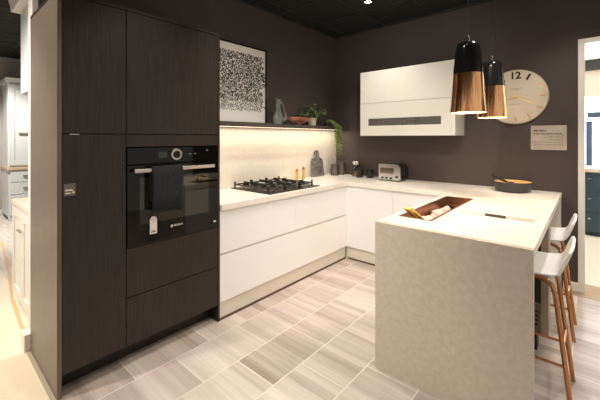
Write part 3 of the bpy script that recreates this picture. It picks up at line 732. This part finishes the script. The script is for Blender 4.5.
# ------------------------------------------------------------------ pendant lamps
def pendant(x, y, label):
    z0 = 1.598
    t = thing('pendant_lamp', label, 'lamp', (x, y, z0), 'copper and black pendant lamps')
    obj('shade', MB().lathe([(.1075, 0), (.110, 0), (.092, .255), (.089, .255)], (x, y, z0), 48, cap=False), 'shadecopper', t, 40)
    obj('lining', MB().lathe([(.1070, .0005), (.0885, .253), (.0865, .253), (.1048, .0005)], (x, y, z0), 48, cap=False), 'pend_in', t, 40)
    up = obj('upper_shade', MB().lathe([(.0922, .2555), (.076, .41), (.072, .438), (.062, .458), (.046, .466), (.018, .468), (0, .468)], (x, y, z0), 48, cap=False), 'black', t, 40)
    up['label'] = 'glossy black upper shade'
    obj('bulb', MB().lathe([(0, .10), (.022, .108), (.034, .135), (.028, .165), (.015, .19), (.014, .23), (0, .23)], (x, y, z0), 24, cap=False), 'bulb', t, 60)
    obj('bulb_holder', MB().lathe([(.019, .2305), (.022, .235), (.022, .30), (0, .30)], (x, y, z0), 20), 'blackmatte', t, 40)
    obj('cord_grip', MB().lathe([(.014, .4685), (.012, .50), (.005, .514), (0, .515)], (x, y, z0), 16), 'blackmatte', t, 40)
    obj('cord', MB().tube([(x, y, z0 + .514), (x, y, H - .03)], .0020, 8), 'ceil', t)
    obj('ceiling_rose', MB().lathe([(.05, 0), (.055, .004), (.055, .022), (0, .022)], (x, y, H - .0305), 24), 'blackmatte', t, 40)
    ld = bpy.data.lights.new('pendant_light', 'POINT'); ld.energy = 5; ld.color = (1, .78, .5); ld.shadow_soft_size = .035
    lo = bpy.data.objects.new('pendant_light', ld); COL.objects.link(lo); lo.parent = t; lo.location = (0, 0, .07)
pendant(2.22, -1.645, 'black and copper pendant lamp nearer the front of the peninsula')
pendant(2.22, -.922, 'black and copper pendant lamp partly in front of the clock')

# ------------------------------------------------------------------ clock and plaque
CX, CZ, CR = 2.257, 1.851, .280
ck = thing('wall_clock', 'round beige wall clock with brass hands behind the pendant lamps', 'clock', (CX, -.015, CZ - CR))
obj('rim', MB().lathe([(CR, .0005), (CR, .03), (CR - .006, .032), (CR - .006, .012)], (CX, 0, CZ), 64, 'y', cap=False), 'rim', ck, 40)
fc = obj('face', MB().lathe([(CR - .0065, .0005), (CR - .0065, .026), (0, .026)], (CX, 0, CZ), 64, 'y'), 'clockface', ck, 40)
FYc = -.0265
obj('numeral', text_mb('12', .098, (CX, FYc, CZ + .215), ROT_BACK, bold=.0035), 'ink', fc)
for hh in range(1, 12):
    a = R(90 - 30 * hh); r0, r1 = CR * (.68 if hh in (1, 11) else .74), CR * .91
    if hh in (1, 11): m_, w = 'ink', .010
    else: m_, w = 'gold', .006
    d = Vector((math.cos(a), 0, math.sin(a))); nn = Vector((-d.z, 0, d.x)) * w
    A, B = Vector((CX, FYc, CZ)) + d * r0, Vector((CX, FYc, CZ)) + d * r1
    mk = MB(); V = [A - nn, B - nn, B + nn, A + nn]
    f0 = [mk.bm.verts.new(v) for v in V]; f1 = [mk.bm.verts.new(v + Vector((0, -.003, 0))) for v in V]
    mk.bm.faces.new(f0); mk.bm.faces.new(f1[::-1])
    for i in range(4): mk.bm.faces.new((f0[i], f1[i], f1[(i + 1) % 4], f0[(i + 1) % 4]))
    o = obj('hour_marker', mk, m_, fc)
    if m_ == 'gold': o['label'] = 'brass hour marker'
for ln, ang, w, yy in ((.155, -28, .007, -.030), (.20, 203, .005, -.034)):
    a = R(ang); d = Vector((math.cos(a), 0, math.sin(a)))
    p0 = Vector((CX, yy, CZ)) - d * .03; p1 = Vector((CX, yy, CZ)) + d * ln
    obj('hand', MB().tube([p0, p1], [w * .7, w * .45], 8), 'gold', ck)
obj('hub', MB().lathe([(.014, 0), (.014, .012), (0, .013)], (CX, -.0265, CZ), 20, 'y'), 'gold', ck, 40)
for z, x0, x1 in ((.085, -.055, .055), (.070, -.035, .04), (-.075, -.05, .05)):
    obj('small_print', MB().box(CX + x0, CX + x1, FYc - .0008, FYc, CZ + z - .002, CZ + z + .002), 'rim', fc)

pq = thing('wall_plaque', 'small beige notice plaque on the wall between clock and doorway', 'plaque', (2.52, -.01, 1.313))
QX0, QX1, QZ0, QZ1 = 2.386, 2.668, 1.313, 1.553
obj('board', MB().box(QX0, QX1, -.012, -.0005, QZ0, QZ1, .001), 'plaque', pq)
q = MB(); rnd = random.Random(2)
def line(z, x0, x1, hgt):
    x = x0
    while x < x1:
        w = rnd.uniform(.012, .04); q.box(x, min(x + w, x1), -.0132, -.0121, z, z + hgt); x += w + .006
line(QZ1 - .058, QX0 + .022, QX0 + .13, .016); line(QZ1 - .088, QX0 + .022, QX0 + .245, .012)
for z in (.115, .14, .165, .19): line(QZ1 - z, QX0 + (.022 if z > .15 else .15), QX0 + .24, .005)
obj('print', q, 'greyink', pq)
obj('side_line', MB().box(QX1 - .034, QX1 - .031, -.0132, -.0121, QZ0 + .03, QZ1 - .09), 'greyink', pq)

# ------------------------------------------------------------------ bar stools
def make_stool(loc, label):
    t = thing('bar_stool', label, 'stool', loc, 'white bar stools along the peninsula')
    cx, cy = loc[0], loc[1]
    # shell: seat running into a low curved back (back towards +x)
    prof = [(-.195, .672), (-.185, .686), (-.12, .690), (0, .684), (.10, .684), (.150, .690), (.184, .708), (.206, .742), (.224, .79), (.240, .838), (.244, .852)]
    mb = MB(); g = []; n = 12
    for k, (px, pz) in enumerate(prof):
        row = []
        for i in range(n + 1):
            s = -1 + 2 * i / n
            hw = .215 if k < 6 else .215 - .006 * (k - 6)
            if k < 2: hw -= .02 * (2 - k)
            bend = -.012 * s ** 4 * min(1, max(0, k - 5) / 3) if k > 5 else (-.012 * s ** 4 if k > 3 else 0)
            dish = .012 * s * s if k < 6 else 0
            row.append(mb.bm.verts.new((cx + px + bend, cy + s * hw, pz + dish - (.012 * s ** 8 if k >= 9 else 0))))
        g.append(row)
    for a, b in zip(g, g[1:]):
        for i in range(n): mb.bm.faces.new((a[i], a[i + 1], b[i + 1], b[i]))
    o = obj('seat_shell', mb, 'seat', t, 80)
    so = o.modifiers.new('thickness', 'SOLIDIFY'); so.thickness = .016; so.offset = -1
    su = o.modifiers.new('smooth', 'SUBSURF'); su.levels = 1; su.render_levels = 2
    fx, fy = .228, .145
    for sx in (1, -1):
        for sy in (1, -1):
            top = (cx + sx * .05, cy + sy * .10, .655); kn = (cx + sx * .145, cy + sy * .118, .652)
            b1 = bez(top, kn, (cx + sx * .150, cy + sy * .120, .640), (cx + sx * .163, cy + sy * .124, .56), 10)
            obj('leg', MB().tube(b1 + [Vector((cx + sx * fx, cy + sy * fy, .0005))], .0115, 12), 'copper', t, 60)
    def at(z): k_ = (.56 - z) / .56; return .163 + (fx - .163) * k_, .124 + (fy - .124) * k_
    rx, ry = at(.215)
    for s in (1, -1):
        obj('footrest', MB().tube([(cx - rx, cy + s * ry, .215), (cx + rx, cy + s * ry, .215)], .008, 10), 'copper', t, 60)
        rx2, ry2 = at(.30)
        obj('footrest', MB().tube([(cx + s * rx2, cy - ry2, .30), (cx + s * rx2, cy + ry2, .30)], .008, 10), 'copper', t, 60)
    obj('seat_frame', MB().box(cx - .07, cx + .07, cy - .115, cy + .115, .660, .667), 'copper', t)
    return t
s1 = make_stool((2.527, -1.650, 0), 'white seated copper legged bar stool nearest the front of the peninsula')
s2 = copy_tree(s1); s2.location = (2.518, -.875, 0); s2['label'] = 'white seated copper legged bar stool nearer the wall, behind the first'

# ------------------------------------------------------------------ ceiling downlights and added fill spots
def downlight(x, y, label):
    t = thing('downlight', label, 'light', (x, y, H - .02), 'ceiling downlights')
    obj('ring', MB().lathe([(.036, 0), (.055, 0), (.055, .0195), (.036, .0195)], (x, y, H - .0285), 24, cap=False), 'blackmatte', t, 40)
    obj('lens', MB().lathe([(.035, 0), (0, .0)], (x, y, H - .018), 24), 'spot', t)
def spot(x, y, tx, ty, e, ang=95, col=(1, .925, .83), blend=.7, tz=0.):
    l = bpy.data.lights.new('ceiling_and_fill_spot', 'SPOT'); l.energy = e * .52; l.spot_size = R(ang); l.spot_blend = blend; l.color = col; l.shadow_soft_size = .06
    o = bpy.data.objects.new('ceiling_and_fill_spot', l); COL.objects.link(o); o.location = (x, y, H - .04)
    o.rotation_euler = (Vector((tx, ty, tz)) - o.location).to_track_quat('-Z', 'Y').to_euler()
downlight(1.03, -.86, 'small bright ceiling downlight above the inside corner')
spot(1.03, -.86, .95, -.75, 75, 110)
for x, y, tx, ty, e in ((1.05, -1.9, .9, -1.9, 90), (1.3, -3.0, 1.1, -2.9, 75), (2.62, -1.35, 2.25, -1.30, 120), (2.3, -2.9, 2.1, -2.6, 45), (3.3, -1.2, 3.2, -1.3, 80), (3.4, -2.6, 3.2, -2.5, 60), (-.3, -4.4, -.2, -4.2, 200), (-2.6, -4.0, -2.6, -3.7, 300), (-3.6, -3.6, -4.6, -3.0, 520), (1.5, -5.2, 1.2, -4.2, 60)):
    spot(x, y, tx, ty, e)
for x, y, tx, ty, tz, e in ((2.3, -3.3, .7, -1.7, .45, 100), (1.75, -2.7, 1.2, -.7, .5, 70), (2.2, -2.4, 1.2, -.3, 1.8, 85), (1.4, -2.6, .1, -1.7, 1.3, 55), (2.95, -1.3, 2.8, 0., 1.2, 70), (-.9, -4.9, -.3, -3.5, .9, 220), (.2, -5.0, .3, -3.55, 1.5, 260)):  # unseen fill spots added to brighten fronts, splashback, door jamb and left panels
    spot(x, y, tx, ty, e, 70, tz=tz)
# strip under the shelf
l = bpy.data.lights.new('strip_light', 'AREA'); l.shape = 'RECTANGLE'; l.size = .02; l.size_y = 2.38; l.energy = 4.5; l.color = (1, .86, .70)
o = bpy.data.objects.new('strip_light', l); COL.objects.link(o); o.location = (.14, -1.26, 1.538)
# daylight in the room beyond
l = bpy.data.lights.new('window_light', 'AREA'); l.shape = 'RECTANGLE'; l.size = 1.1; l.size_y = 1.4; l.energy = 90; l.color = (.95, .97, 1)
o = bpy.data.objects.new('window_light', l); COL.objects.link(o); o.location = (3.3, 5.5, 1.6); o.rotation_euler = (R(90), 0, R(180)); 
spotl = bpy.data.lights.new('room_fill', 'POINT'); spotl.energy = 90; spotl.color = (1, .95, .86); spotl.shadow_soft_size = .15  # unseen fill lamp added to brighten the room beyond
o = bpy.data.objects.new('room_fill', spotl); COL.objects.link(o); o.location = (3.6, 1.8, 2.9)

# ------------------------------------------------------------------ room beyond: furniture
nv = thing('navy_cabinet', 'dark blue panelled base cabinet seen through the doorway', 'cabinet', (3.4, 2.72, 0))
obj('carcass', MB().box(2.60, 4.2, 2.42, 3.0, .05, .93), 'navy', nv)
obj('plinth', MB().box(2.62, 4.2, 2.46, 2.98, 0, .049), 'navy', nv)
for i in range(2):
    for z0, z1 in ((.06, .34), (.345, .63), (.635, .925)):
        d_ = obj('drawer', MB().box(2.605 + .8 * i, 3.395 + .8 * i, 2.40, 2.4195, z0, z1, .003), 'navy', nv)
        obj('knob', MB().lathe([(.008, 0), (.008, .012), (.014, .018), (.012, .028), (0, .03)], (2.83 + .8 * i, 2.3998, (z0 + z1) / 2 + .06), 16, 'y'), 'chrome', d_, 40)
obj('worktop', MB().box(2.58, 4.2, 2.38, 3.0, .9305, .985, .003), 'worktop_pale', nv)
bp_ = thing('blue_post', 'blue upright post in front of the bright window beyond the doorway', 'post', (2.835, 5.1, 0))
obj('shaft', MB().box(2.78, 2.88, 5.04, 5.16, .02, 1.74, .01), 'blue', bp_)
obj('cap', MB().box(2.77, 2.89, 5.03, 5.17, 1.7405, 1.77, .008), 'blue', bp_)
obj('base', MB().box(2.74, 2.93, 5.01, 5.19, 0, .0195, .005), 'blue', bp_)
tag(obj('wall_sign', MB().box(2.80, 3.1, 5.35, 5.38, 1.86, 1.98, .004).box(2.93, 2.95, 5.36, 5.60, 1.90, 1.93), 'navy'), 'small dark projecting sign by the bright window', 'sign')

# ------------------------------------------------------------------ next display: furniture on the left
ep = thing('end_panel', 'tall cream panel at the far left next to the dark cabinet side', 'panel', (-.09, -3.49, 0))
obj('board', MB().box(-.150, -.025, -3.53, -3.43, 0, 2.75, .002), 'creamcab', ep)
obj('skirting_block', MB().box(-.115, -.006, -3.575, -3.5305, 0, .115, .003), 'creamcab', ep)
uc = thing('upper_cabinet', 'cream hanging cabinet with a cornice at the top left corner', 'cabinet', (-.4, -3.3, 1.72))
obj('body', MB().box(-.60, -.151, -3.50, -3.15, 1.78, 2.42, .002), 'palecab', uc)
obj('cornice', MB().prism([(-.602, 2.4205), (-.151, 2.4205), (-.151, 2.66), (-.80, 2.66), (-.80, 2.63), (-.70, 2.53), (-.62, 2.46)], 'y', -3.56, -3.15), 'creamcab', uc)
bc = thing('painted_base_cabinet', 'cream painted base cabinet with panelled door at the left edge', 'cabinet', (-.6, -3.25, 0))
obj('body', MB().box(-.95, -.151, -3.482, -2.95, .10, .86), 'creamcab', bc)
obj('plinth', MB().box(-.94, -.151, -3.465, -2.97, 0, .0995), 'creamcab', bc)
for i in range(2):
    x0 = -.948 + .399 * i; x1 = x0 + .395
    dd = MB().box(x0, x0 + .07, -3.502, -3.4825, .11, .85, .002).box(x1 - .07, x1, -3.502, -3.4825, .11, .85, .002).box(x0 + .07, x1 - .07, -3.502, -3.4825, .11, .19, .002).box(x0 + .07, x1 - .07, -3.502, -3.4825, .77, .85, .002).box(x0 + .07, x1 - .07, -3.493, -3.4825, .19, .77)
    d_ = obj('door', dd, 'creamcab', bc)
    obj('knob', MB().lathe([(.007, 0), (.007, .012), (.014, .018), (0, .026)], (x0 + .035 + .325 * (1 - i), -3.5022, .70), 16, 'y'), 'steel', d_, 40)
obj('worktop', MB().box(-.97, -.151, -3.507, -2.93, .8605, .90, .003), 'worktop_pale', bc)
ds = thing('dresser', 'tall pale grey dresser with drawers against the grey wall at far left', 'dresser', (-4.9, -2.5, 0))
obj('lower_body', MB().box(-5.28, -4.62, -3.03, -1.95, .08, .88), 'palecab', ds)
obj('foot', MB().box(-4.68, -4.62, -3.03, -2.95, 0, .0795), 'palecab', ds)
obj('plinth', MB().box(-5.26, -4.70, -3.01, -1.97, 0, .0795), 'greyink', ds)
for i in range(2):
    for z0, z1 in ((.10, .45), (.46, .66), (.67, .87)):
        d_ = obj('drawer', MB().box(-4.6195, -4.600, -3.01 + .52 * i, -2.50 + .52 * i, z0, z1, .004), 'palecab', ds)
        obj('handle', MB().box(-4.5995, -4.575, -2.84 + .52 * i, -2.68 + .52 * i, (z0 + z1) / 2 - .012, (z0 + z1) / 2 + .012, .004), 'greyink', d_)
obj('worktop', MB().box(-5.28, -4.58, -3.05, -1.93, .8805, .92, .003), 'woodtop', ds)
obj('upper_body', MB().box(-5.28, -4.70, -3.03, -1.95, .9205, 2.38), 'palecab', ds)
for i in range(2):
    y0 = -3.01 + .52 * i; y1 = y0 + .51
    d_ = obj('door', MB().box(-4.6995, -4.675, y0, y0 + .07, .95, 2.36, .003).box(-4.6995, -4.675, y1 - .07, y1, .95, 2.36, .003).box(-4.6995, -4.675, y0 + .07, y1 - .07, .95, 1.03, .003).box(-4.6995, -4.675, y0 + .07, y1 - .07, 2.28, 2.36, .003).box(-4.6995, -4.688, y0 + .07, y1 - .07, 1.03, 2.28), 'palecab', ds)
    obj('handle', MB().box(-4.6745, -4.655, y0 + .12, y0 + .40, 1.50, 1.52, .004), 'greyink', d_)
obj('cornice', MB().prism([(-5.28, 2.3805), (-4.69, 2.3805), (-4.63, 2.43), (-4.60, 2.46), (-5.28, 2.46)], 'y', -3.07, -1.92), 'palecab', ds)

# ------------------------------------------------------------------ world, camera
w = bpy.data.worlds.new('showroom'); S.world = w; w.use_nodes = True
w.node_tree.nodes['Background'].inputs[0].default_value = (1., .91, .82, 1)
w.node_tree.nodes['Background'].inputs[1].default_value = .42
cd = bpy.data.cameras.new('camera'); co = bpy.data.objects.new('camera', cd); COL.objects.link(co)
co.location = (2.8237, -4.0365, 1.4318); co.rotation_euler = (R(90), 0, .7158)
cd.sensor_width = 36; cd.lens = 331.972 / 600 * 36; cd.shift_y = (137.84 - 200) / 600; cd.clip_start = .05
S.camera = co
S.view_settings.view_transform = 'Standard'; S.view_settings.look = 'None'; S.view_settings.exposure = .55; S.view_settings.gamma = 1.
S.view_settings.use_curve_mapping = False
